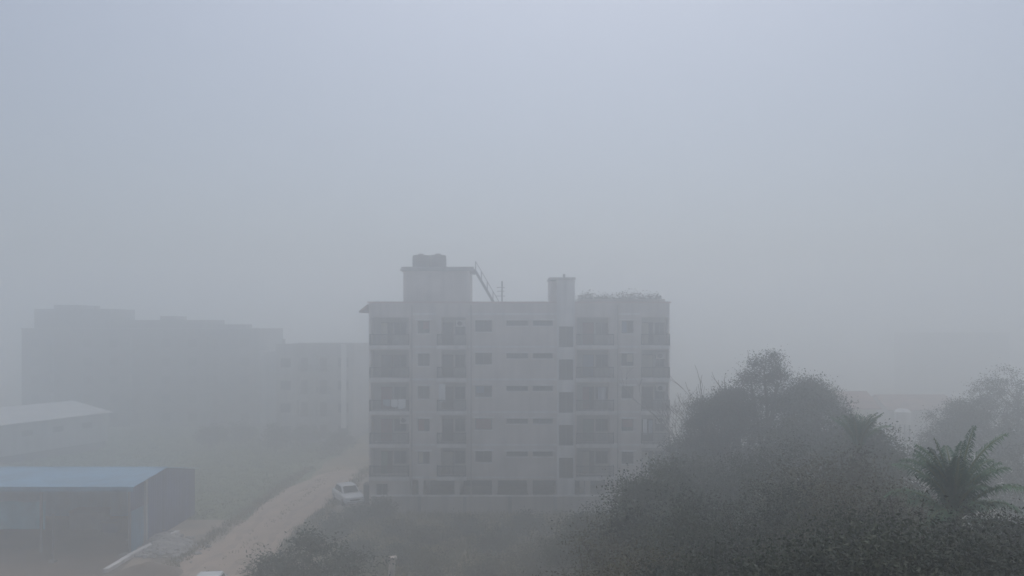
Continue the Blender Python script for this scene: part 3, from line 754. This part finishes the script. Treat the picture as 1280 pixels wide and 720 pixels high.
for j in range(nx + 1):
    for i in range(nx + 1):
        u_, v_ = i / nx * 2 - 1, j / nx * 2 - 1; rr = math.hypot(u_, v_)
        h_ = 0.75 * max(0, 1 - rr ** 1.6) * (1 + 0.25 * math.sin(5 * u_ + 1) * math.sin(4 * v_ + 2)) - 0.02
        mnd.v.append((mc[0] + u_ * 2.4, mc[1] + v_ * 1.9, h_))
for j in range(nx):
    for i in range(nx): a = j * (nx + 1) + i; mnd.f.append((a, a + 1, a + nx + 2, a + nx + 1))
tag(mnd.build('earth_mound', M['yard'], smooth=True), 'dark low mound of earth near the pale drain kerb', 'mound')

# ------------------------------------------------------------------ compound wall, gate pillar, posts
cw_ = thing('compound_wall', 'grey rendered compound wall running in front of the apartment block', 'wall', (bx(470), 68.4, 0))
LW = 38.0
wb = MB().box(0, LW, 0, 0.2, 0, 1.55); wb.build('wall', M['beige'], cw_)
MB().box(-0.03, LW + .03, -0.05, 0.25, 1.553, 1.65).build('coping', M['trim'], cw_)
for k in range(10): MB().box(k * 4.0 - 0.16 + 0.3, k * 4.0 + 0.16 + 0.3, -0.06, -0.003, 0, 1.55).build('pier', M['concrete'], cw_)
gp = thing('gate_pillar', 'dark square gate pillar with cap beside the parked white car', 'pillar', (X(459, 72.6), 72.6, 0))
MB().box(-0.3, 0.3, -0.3, 0.3, 0, 1.75).build('shaft', M['dark_wall'], gp, bevel=0.02)
MB().prism([(-.38, -.38, 1.753), (.38, -.38, 1.753), (.38, .38, 1.753), (-.38, .38, 1.753)], [(-.15, -.15, 1.98), (.15, -.15, 1.98), (.15, .15, 1.98), (-.15, .15, 1.98)]).build('cap', M['dark_wall'], gp)
ps = thing('boundary_post', 'pale weathered concrete post leaning among the scrub at the bottom edge', 'post', (X(489, 50.5), 50.5, 0), 0.3)
MB().prism([(-.22, -.2, 0), (.22, -.2, 0), (.22, .2, 0), (-.22, .2, 0)], [(-.10, -.14, 1.45), (.26, -.14, 1.45), (.26, .14, 1.45), (-.10, .14, 1.45)]).build('post', M['post'], ps, bevel=0.03)
MB().box(-0.2, 0.36, -0.25, 0.25, 1.453, 1.6).build('cap', M['post'], ps, bevel=0.03)

# ------------------------------------------------------------------ cars
def car(label, loc, rz):
    t = thing('parked_car', label, 'car', loc, rz, 'white cars on the dirt road')
    # nose towards -Y. stations along the length: y, half width, z low, z high
    def loft(sts, close=True):
        b = MB(); rings = []
        for y, hw, z0, z1, rd in sts:
            ring = []
            for sx, sz in ((-1, 0), (1, 0), (1, 1), (-1, 1)):
                cx = sx * hw; cz = z1 if sz else z0
                for k in range(3):
                    a = {(-1, 0): 180, (1, 0): 270, (1, 1): 0, (-1, 1): 90}[(sx, sz)] + 45 * k
                    ring.append((cx - sx * rd + rd * math.cos(math.radians(a)), y, cz - (rd if sz else -rd) + rd * math.sin(math.radians(a))))
            rings.append(ring)
        n = 12
        for ring in rings: b.v += ring
        for i in range(len(rings) - 1):
            for k in range(n): b.f.append((i * n + k, i * n + (k + 1) % n, (i + 1) * n + (k + 1) % n, (i + 1) * n + k))
        b.f.append(tuple(range(n))[::-1]); b.f.append(tuple((len(rings) - 1) * n + k for k in range(n))); return b
    body = loft([(-2.02, 0.62, 0.36, 0.72, 0.1), (-1.92, 0.78, 0.26, 0.84, 0.14), (-1.5, 0.86, 0.22, 0.95, 0.16), (-0.95, 0.88, 0.22, 1.0, 0.15), (0.2, 0.89, 0.22, 1.02, 0.14), (1.4, 0.88, 0.22, 1.04, 0.14), (1.85, 0.84, 0.28, 1.02, 0.14), (1.98, 0.74, 0.38, 0.92, 0.1)]).build('body', M['car'], t, smooth=False)
    cab = loft([(-0.98, 0.74, 0.95, 1.03, 0.03), (-0.25, 0.66, 0.95, 1.56, 0.1), (0.3, 0.67, 0.95, 1.63, 0.12), (1.1, 0.66, 0.95, 1.6, 0.12), (1.72, 0.62, 0.95, 1.2, 0.06)]).build('cabin', M['car'], t)
    ws = MB(); ws.prism([(-.62, -0.93, 1.07), (.62, -0.93, 1.07), (.54, -0.33, 1.52), (-.54, -0.33, 1.52)], [(-.62, -0.97, 1.09), (.62, -0.97, 1.09), (.54, -0.37, 1.55), (-.54, -0.37, 1.55)]); ws.build('windscreen', M['glass'], t)
    rw = MB(); rw.prism([(-.5, 1.66, 1.24), (.5, 1.66, 1.24), (.5, 1.16, 1.55), (-.5, 1.16, 1.55)][::-1], [(-.5, 1.7, 1.26), (.5, 1.7, 1.26), (.5, 1.2, 1.58), (-.5, 1.2, 1.58)][::-1]); rw.build('rear_window', M['glass'], t)
    for s in (-1, 1):
        for y0, y1, y2, y3 in ((-0.62, 0.24, 0.24, -0.2), (0.32, 1.25, 1.05, 0.32)):
            a = [(s * .70, y0, 1.06), (s * .72, y1, 1.06), (s * .66, y2, 1.5), (s * .66, y3, 1.5)]
            b_ = [(s * .78, y0, 1.06), (s * .78, y1, 1.06), (s * .685, y2, 1.5), (s * .685, y3, 1.5)]
            MB().prism(a, b_).build('side_window', M['glass'], t)
        MB().box(s * 0.9 - 0.09, s * 0.9 + 0.09, -0.72, -0.6, 1.0, 1.13).build('mirror', M['car'], t, bevel=0.03)
        MB().box(s * 0.6 - 0.15, s * 0.6 + 0.15, -2.0, -1.86, 0.66, 0.8).build('headlight', M['lamp'], t, bevel=0.03)
        MB().box(s * 0.68 - 0.09, s * 0.68 + 0.09, 1.86, 1.97, 0.72, 0.94).build('tail_light', M['tail'], t, bevel=0.02)
        for y in (-1.28, 1.22):
            wv = MB()
            def wheel_part(r0, x0, x1, rb):
                b = MB(); n = 20; prof = [(r0 - rb, x0), (r0, x0 + rb), (r0, x1 - rb), (r0 - rb, x1)]
                for rr, xx in prof:
                    for k in range(n): b.v.append((xx, y + rr * math.cos(2 * PI * k / n), 0.31 + rr * math.sin(2 * PI * k / n)))
                for i in range(3):
                    for k in range(n): b.f.append((i * n + k, i * n + (k + 1) % n, (i + 1) * n + (k + 1) % n, (i + 1) * n + k))
                b.f.append(tuple(range(n))); b.f.append(tuple(3 * n + k for k in range(n))); return b
            xo = s * 0.80
            tyre = wheel_part(0.31, xo - 0.1, xo + 0.11, 0.03).build('wheel', M['tyre'], t)
            wheel_part(0.2, xo + s * 0.09 - 0.03, xo + s * 0.09 + 0.035, 0.01).build('rim', M['rim'], tyre)
    MB().box(-0.42, 0.42, -2.05, -1.95, 0.52, 0.64).build('grille', M['tank'], t, bevel=0.02)
    MB().box(-0.7, 0.7, -2.03, -1.93, 0.34, 0.44).build('bumper', M['frame'], t, bevel=0.02)
    MB().box(-0.24, 0.24, -2.07, -2.04, 0.4, 0.5).build('number_plate', M['lamp'], t)
    return t
c1 = car('white hatchback parked on the dirt road near the corner of the apartment block', (X(435, 73.2), 73.2, 0.012), 0.5)
c1.scale = (1.12, 1.12, 1.0)
c2 = dup(c1, None, (X(257, 46.3), 46.3, 0.012), 0.1, 'white car on dirt road at the bottom edge, only its roof in view')

# ------------------------------------------------------------------ roof plants and laundry
pots = [(728, 1.35), (737, 1.5), (748, 1.15), (757, 1.3), (768, 1.2), (779, 1.35), (790, 1.55), (801, 1.4), (811, 1.15), (820, 1.3)]
for k, (px, hh) in enumerate(pots):
    rr = rng(100 + k)
    t = thing('potted_plant', 'bushy potted plant in the row behind the terrace wall on the flat roof', 'potted plant', (X(px, BY + 0.95), BY + 0.95, ROOF + 0.12), 0, 'potted plants on the terrace')
    MB().lathe([(0, 0), (0.2, 0), (0.3, 0.45), (0.33, 0.45), (0.33, 0.52), (0.27, 0.52), (0.25, 0.46), (0, 0.46)], 16).build('pot', M['terracotta'], t)
    cc = np.array([0, 0, 0.5 + hh * 0.45]) + rr.normal(size=(420, 3)) * np.array([0.28, 0.25, hh * 0.24]); cc[:, 2] = np.clip(cc[:, 2], 0.5, 0.6 + hh)
    quads('foliage', leaf_cards(rr, cc, 0.09), L['mid'], t)
    MB().tube([(0, 0, 0.4), (0.03, 0, 0.5 + hh * 0.5)], [0.03, 0.015], 6).build('stem', M['bark'], t)
lz = FL[2]
def cloth(px0, px1, z0, z1, m, label, seed, yo=-0.3):
    b = MB(); n = 12; x0, x1 = bx(px0), bx(px1)
    for j in range(6):
        for i in range(n + 1):
            f = i / n; g_ = j / 5
            b.v.append((x0 + (x1 - x0) * f, BY + yo + 0.05 * g_ * math.sin(f * 9 + seed), z1 + (z0 - z1) * g_ + 0.05 * g_ * math.sin(f * 5 + seed)))
    for j in range(5):
        for i in range(n): a = j * (n + 1) + i; b.f.append((a, a + 1, a + n + 2, a + n + 1))
    o = b.build('laundry_cloth', m); md = o.modifiers.new('thickness', 'SOLIDIFY'); md.thickness = 0.012
    return tag(o, label, 'laundry', 'laundry hung on the balcony')
cloth(480, 489, lz + 0.55, lz + 1.13, M['cloth2'], 'grey cloth draped over the corner balcony railing, left of the white washing', 1, -0.535)
cloth(490, 498, lz + 0.45, lz + 1.13, M['cloth'], 'shorter white cloth draped over the corner balcony railing, next to the grey cloth', 2, -0.535)
cloth(499, 508, lz + 0.30, lz + 1.16, M['cloth'], 'longest white sheet draped over the corner balcony railing at its right end', 3, -0.535)
cloth(549, 557, FL[2] + 0.9, FL[2] + 2.5, M['cloth'], 'tall pale sheet hanging in the third floor balcony next to the middle wall', 4)
cloth(803, 808, FL[1] + 0.9, FL[1] + 2.3, M['cloth'], 'pale sheet hanging low on the far right balcony, nearest the wall', 5)
cloth(810, 815, FL[1] + 1.0, FL[1] + 2.2, M['cloth2'], 'grey cloth hanging beside the pale sheet on the far right balcony', 6)
cloth(747, 757, FL[2] + 0.9, FL[2] + 2.2, M['cloth2'], 'grey cloth hanging on the balcony right of the stair tower', 7)
# ------------------------------------------------------------------ trees and plants
def place(px, py, Y): return (X(px, Y), Y, 0), Z(py, Y)
GT = 'trees in front of and beside the apartment block'
loc, h = place(955, 434, 46)
tree('conifer_tree', 'tall dark conical tree rising highest above the other trees right of apartment block', 'tree', loc,
     [(0, 0, h - 1.1, 1.0, 1.0, 1.15), (-.7, .2, h - 2.1, 1.0, 1.1, 0.8), (.7, -.2, h - 2.0, 1.0, 1.2, 0.9), (-1.7, 0, h - 3.3, 1.3, 1.5, 0.9), (2.2, .4, h - 3.1, 1.3, 1.4, 0.9), (0, -.8, h - 3.6, 2.2, 1.8, 1.3),
      (-3.1, 0, h - 4.6, 1.6, 1.9, 1.2), (3.9, .4, h - 4.1, 1.7, 2, 1.1), (0, -1, h - 5.2, 2.8, 2.2, 1.5), (-4.0, 0, h - 6.4, 2.0, 2.0, 1.6), (5.0, 0, h - 5.8, 2.0, 2, 1.5), (2.4, -1, h - 6, 2.4, 2, 1.6), (0, -1, h - 7.4, 3.4, 2.6, 2)],
     L['blue'], 11, 900, 90, 0.062, 0.36, 0.3, width=0.35)
specs = [
    # px, py, Y, radius, leaf, n, label, name
    (1034, 497, 42, 3.5, 'dark', 300, 'round dark tree on the right shoulder of the conical tree', 'broadleaf_tree'),
    (893, 528, 48, 3.0, 'dark', 300, 'rounded tree between the leafless trees and the conical tree', 'broadleaf_tree'),
    (866, 562, 36, 3.0, 'mid', 320, 'bushy tree directly under the leafless trees beside the block', 'broadleaf_tree'),
    (960, 548, 29, 3.5, 'dark', 400, 'broad dark tree standing in front of the conical tree', 'broadleaf_tree'),
    (1112, 566, 30, 2.4, 'mid', 300, 'tree in the dip between the round shoulder tree and the coconut palm', 'broadleaf_tree'),
    (1056, 574, 23, 2.5, 'olive', 360, 'olive green tree below the slender upright palm clump', 'broadleaf_tree'),
    (742, 632, 40, 2.6, 'mid', 280, 'low tree whose top overlaps the stair tower foot', 'broadleaf_tree'),
    (806, 612, 33, 2.8, 'dark', 320, 'dark tree hiding the ground level of the right balconies', 'broadleaf_tree'),
    (868, 618, 22, 2.7, 'dark', 420, 'spreading dark tree in front of the bushy tree, left of centre of the thicket', 'broadleaf_tree'),
    (985, 612, 17.5, 2.4, 'mid', 480, 'wide tree in the middle of the thicket', 'broadleaf_tree'),
    (780, 668, 22, 2.4, 'olive', 340, 'low olive tree at the bottom edge below the stair tower', 'broadleaf_tree'),
    (1092, 628, 15, 2.0, 'olive', 520, 'near tree just left of the coconut palm', 'broadleaf_tree'),
    (900, 682, 13, 1.8, 'dark', 480, 'near dark tree at the bottom edge left of the thicket', 'broadleaf_tree'),
    (1010, 690, 9.2, 1.4, 'dark', 560, 'very near dark tree at the bottom edge of the thicket', 'broadleaf_tree'),
    (1130, 690, 9.0, 1.25, 'mid', 560, 'very near tree at the foot of the coconut palm', 'broadleaf_tree'),
    (1272, 458, 54, 4.2, 'dark', 340, 'tall hazy tree at the right border of the picture', 'broadleaf_tree'),
    (1212, 500, 52, 3.6, 'dark', 300, 'hazy tree just behind the coconut palm', 'broadleaf_tree'),
    (1290, 560, 40, 4.0, 'dark', 320, 'lower hazy tree right of the coconut palm', 'broadleaf_tree'),
    (1268, 652, 13, 1.5, 'dark', 480, 'near dark tree right of the coconut palm, at the picture corner', 'broadleaf_tree'),
    (825, 694, 15, 1.9, 'olive', 480, 'near tree at the bottom edge below the right balconies', 'broadleaf_tree'),
    (945, 646, 15, 2.1, 'dark', 500, 'near tree between the wide thicket tree and the spreading dark tree', 'broadleaf_tree'),
    (1058, 655, 12, 1.6, 'dark', 540, 'near leafy tree between the coconut palm and the wide thicket tree', 'broadleaf_tree'),
    (1215, 686, 9.0, 1.25, 'dark', 540, 'very near dark tree right under the coconut palm fronds', 'broadleaf_tree'),
    (908, 486, 47, 1.9, 'dark', 220, 'slim dark tree shoulder to shoulder with the conical tree on its left', 'broadleaf_tree'),
    (1012, 474, 47, 1.2, 'mid', 150, 'small pointed tree top rising just right of the conical tree tip', 'broadleaf_tree'),
    (1085, 540, 34, 1.5, 'mid', 240, 'small tree beside the slender upright palm', 'broadleaf_tree'),
    (838, 590, 30, 1.5, 'mid', 240, 'small tree at the left edge of the thicket below the leafless trees', 'broadleaf_tree'),
    (1240, 668, 12, 1.4, 'mid', 460, 'near tree filling the gap under the right fronds of the coconut palm', 'broadleaf_tree'),
    (692, 668, 47, 2.6, 'olive', 240, 'small olive tree left of the low trees, under the compound wall', 'broadleaf_tree'),
]
for k, (px, py, Y, R, lf, n, lab, nm) in enumerate(specs):
    loc, h = place(px, py, Y)
    near = Y < 32; vn = Y < 19
    tree(nm, lab, 'tree', loc, dome(h, R, 50 + k, 11, 0.8), L[lf], 200 + k, int(n * (1.9 if vn else 1.35)), 105 if vn else (95 if near else 85), (0.021 + 0.003 * (k % 5)) if vn else ((0.038 + 0.007 * (k % 3)) if near else 0.06), (0.2 + 0.03 * (k % 4)) if vn else 0.36, 0.12 + 0.012 * h, group=GT, hollow=0.22 if vn else 0.4)
# leafless trees
loc, h = place(876, 452, 58); bare_tree('taller leafless tree with many upright branches between the block and the conical tree', loc, h * 1.1, 5, 0.5, -0.04)
loc, h = place(852, 470, 61); bare_tree('shorter leafless tree against the right edge of the apartment block', loc, h * 1.2, 8, 0.5, -0.03)
loc, h = place(890, 470, 55); bare_tree('leafless tree with its top touching the conical tree', loc, h * 1.08, 14, 0.42, -0.04)
# palms
PYc = 15.5
loc, h = place(1193, 640, PYc)
palm('coconut_palm', 'coconut palm with upright feathery fronds in front of the right hand thicket', loc, h - 0.2, 15, 1.66, 21, (1.2, 1.56), 0.34, trunk_r=0.14,
     extra=((PI + 0.1, 1.44, 1.85, 1.25), (PI - 0.2, 0.9, 1.0, 1.0), (0.1, 1.45, 1.95, 0.2), (-0.15, 1.46, 2.1, 0.8), (0.25, 0.85, 1.1, 1.2), (PI + 0.5, 0.35, 1.2, 0.8), (-0.6, 0.3, 1.2, 0.8), (-1.6, 0.9, 1.4, 1.0), (4.0, 0.7, 1.3, 1.0), (PI - .3, 1.5, 1.7, 0.3), (0.6, 1.5, 1.6, 0.3), (PI + .2, 1.46, 1.6, .5), (0.05, 0.75, 1.5, 1.3), (2.2, 0.8, 1.6, 1.3), (-2.4, 0.7, 1.5, 1.2), (1.0, 0.8, 1.5, 1.2), (-0.9, 1.1, 1.8, 1.2)))
loc, h = place(1073, 566, 29)
palm('slender_palm', 'slender palm clump with stiff upright fronds above the olive green tree', loc, h, 14, 1.7, 33, (1.2, 1.56), 0.3, trunk_r=0.1)
# feathery tree at the bottom left
loc, h = place(388, 662, 37)
ft = tree('feathery_tree', 'dark feathery leaved tree at the bottom edge beside the dirt road', 'tree', loc, [(0, 0, h - 1.0, 1.0, 1.0, 0.9), (-1.6, 0, h - 1.9, 1.2, 1.0, 0.8), (1.5, 0.3, h - 2.0, 1.1, 1.0, 0.8), (0, -0.6, h - 2.6, 2.2, 1.5, 1.2)], L['dark'], 77, 260, 34, 0.08, 0.3, 0.14)
rq = rng(55); allq = []
for k in range(64):
    f = [(0, 0, h - 0.9), (-1.7, 0, h - 1.5), (1.6, 0.2, h - 1.6), (-2.2, -0.2, h - 2.3), (2.0, -.2, h - 2.3), (0.4, -0.8, h - 1.6)][k % 6]
    pts_, qq = frond_mesh(rq.uniform(0.9, 1.5), rq.uniform(0.6, 1.3), rq.uniform(0, 6.28), rq.uniform(0.0, 1.0), 0.24, rq, 0.3, 26)
    allq.append(qq + np.array(f) + rq.normal(size=3) * np.array([0.5, 0.5, 0.3]))
quads('leaf_spray', np.concatenate(allq), L['dark'], ft)
# shrubs in the scrub between road and trees
GS = 'shrubs in the scrub before the compound wall'
sh_specs = [(448, 628, 65, 1.5, 1.6, 'mid', 'shrub at the road side next to the parked white car'), (478, 626, 66, 1.7, 1.7, 'olive', 'rounded shrub touching the left end of the compound wall'),
            (415, 650, 60, 1.7, 1.8, 'mid', 'shrub on the right verge of the dirt road'), (505, 648, 60, 1.9, 1.6, 'olive', 'olive shrub standing in the scrub above the pale post'),
            (452, 668, 54, 2.0, 1.8, 'mid', 'shrub behind the feathery tree'), (540, 655, 58, 2.0, 1.5, 'olive', 'shrub in the scrub below the parking bays'),
            (585, 648, 61, 1.8, 1.6, 'mid', 'shrub close to the compound wall below the small windows'), (625, 660, 57, 2.3, 2.0, 'mid', 'large shrub in the middle of the scrub'),
            (662, 645, 61, 1.9, 2.0, 'dark', 'dark shrub close to the wall, left of the low trees'), (545, 690, 51, 2.3, 1.6, 'olive', 'olive shrub right of the pale post'),
            (610, 695, 49, 2.4, 2.0, 'olive', 'low shrub at the bottom edge in the middle'), (665, 700, 46, 2.2, 2.2, 'dark', 'dark shrub at the bottom edge below small olive tree'),
            (500, 680, 54, 1.7, 1.3, 'mid', 'small shrub right behind the pale post')]
for k, (px, py, Y, w_, hh, lf, lab) in enumerate(sh_specs):
    bush('shrub', lab, (X(px, Y), Y, 0), w_, hh, L[lf], 300 + k, 110, 34, 0.085, GS)
GH = 'bushes along the far edge of the field'
for k, (px, Y, w_, hh, lab) in enumerate(((262, 104, 2.6, 3.0, 'hazy bush right behind the end of the blue shed'), (300, 108, 2.8, 2.6, 'hazy bush at the far edge of the field, below the long block'), (345, 102, 2.6, 3.4, 'taller hazy bush below the narrow block'), (378, 106, 2.4, 2.8, 'hazy bush where the field meets the road'), (425, 100, 2.6, 3.4, 'hazy bush at the far end of the dirt road'))):
    bush('bush', lab, (X(px, Y), Y, 0), w_, hh, L['mid'], 400 + k, 120, 30, 0.13, GH)
# grass and weeds
r = rng(9)
def tufts(name, pts, hmin, hmax, m, label):
    n = len(pts); per = 5; p = np.repeat(pts, per, 0) + np.c_[r.normal(size=(n * per, 2)) * 0.12, np.zeros(n * per)]
    hh = r.uniform(hmin, hmax, n * per)[:, None]; a = r.uniform(0, 6.28, n * per)
    s = np.c_[np.cos(a), np.sin(a), np.zeros(n * per)] * 0.03; le = np.c_[r.normal(size=(n * per, 2)) * 0.35, np.ones(n * per)]
    q = np.stack([p - s, p + s, p + le * hh * 0.6 + s * 0.7, p + le * hh], axis=1)
    return kind(tag(quads(name, q, m), label, 'grass'), 'stuff')
n = 16000; P = np.c_[r.uniform(-60, -23.2, n), r.uniform(66.5, 134, n), np.full(n, 0.008)]
tufts('grass', P, 0.05, 0.2, M['grass'], 'short green grass covering the field beside the dirt road')
n = 10000; P = np.c_[r.uniform(-17.4, 16, n), r.uniform(44, 68.2, n), np.zeros(n)]; P = P[r.uniform(size=n) < 0.35 + 0.65 * (np.sin(P[:, 0] * 0.9) * np.sin(P[:, 1] * 0.7) > -0.1)]
tufts('weeds', P, 0.15, 0.7, M['dry'], 'dry weeds covering the scrub between road and compound wall')
n = 90; yy = r.uniform(48, 90, n); P = np.c_[-20.3 + r.normal(size=n) * 0.35, yy, np.full(n, 0.012)]
tufts('track_grass', P, 0.05, 0.18, M['dry'], 'sparse dry grass between the wheel tracks of the dirt road')
n = 1500; yy = r.uniform(48, 90, n); P = np.c_[np.where(r.uniform(size=n) < .5, -23.6, -16.7) + r.normal(size=n) * 0.35, yy, np.full(n, 0.01)]
tufts('verge_grass', P, 0.1, 0.4, M['dry'], 'ragged dry grass along both edges of the dirt road')

# ------------------------------------------------------------------ the fog
hz = MB().box(-310, 310, -100, 400, -1.0, 29.0).build('haze', M['cloth'])
hz.data.materials.clear()
hm = bpy.data.materials.new('haze'); hm.use_nodes = True; hn = hm.node_tree; hn.nodes.clear()
pv = hn.nodes.new('ShaderNodeVolumePrincipled'); oo = hn.nodes.new('ShaderNodeOutputMaterial')
pv.inputs['Color'].default_value = (*HAZE_COLOR, 1); pv.inputs['Density'].default_value = HAZE_DENSITY; pv.inputs['Anisotropy'].default_value = HAZE_G
hn.links.new(pv.outputs[0], oo.inputs['Volume'])
hz.data.materials.append(hm)
kind(tag(hz, 'pale even fog filling the air over the whole place', 'fog'), 'stuff')
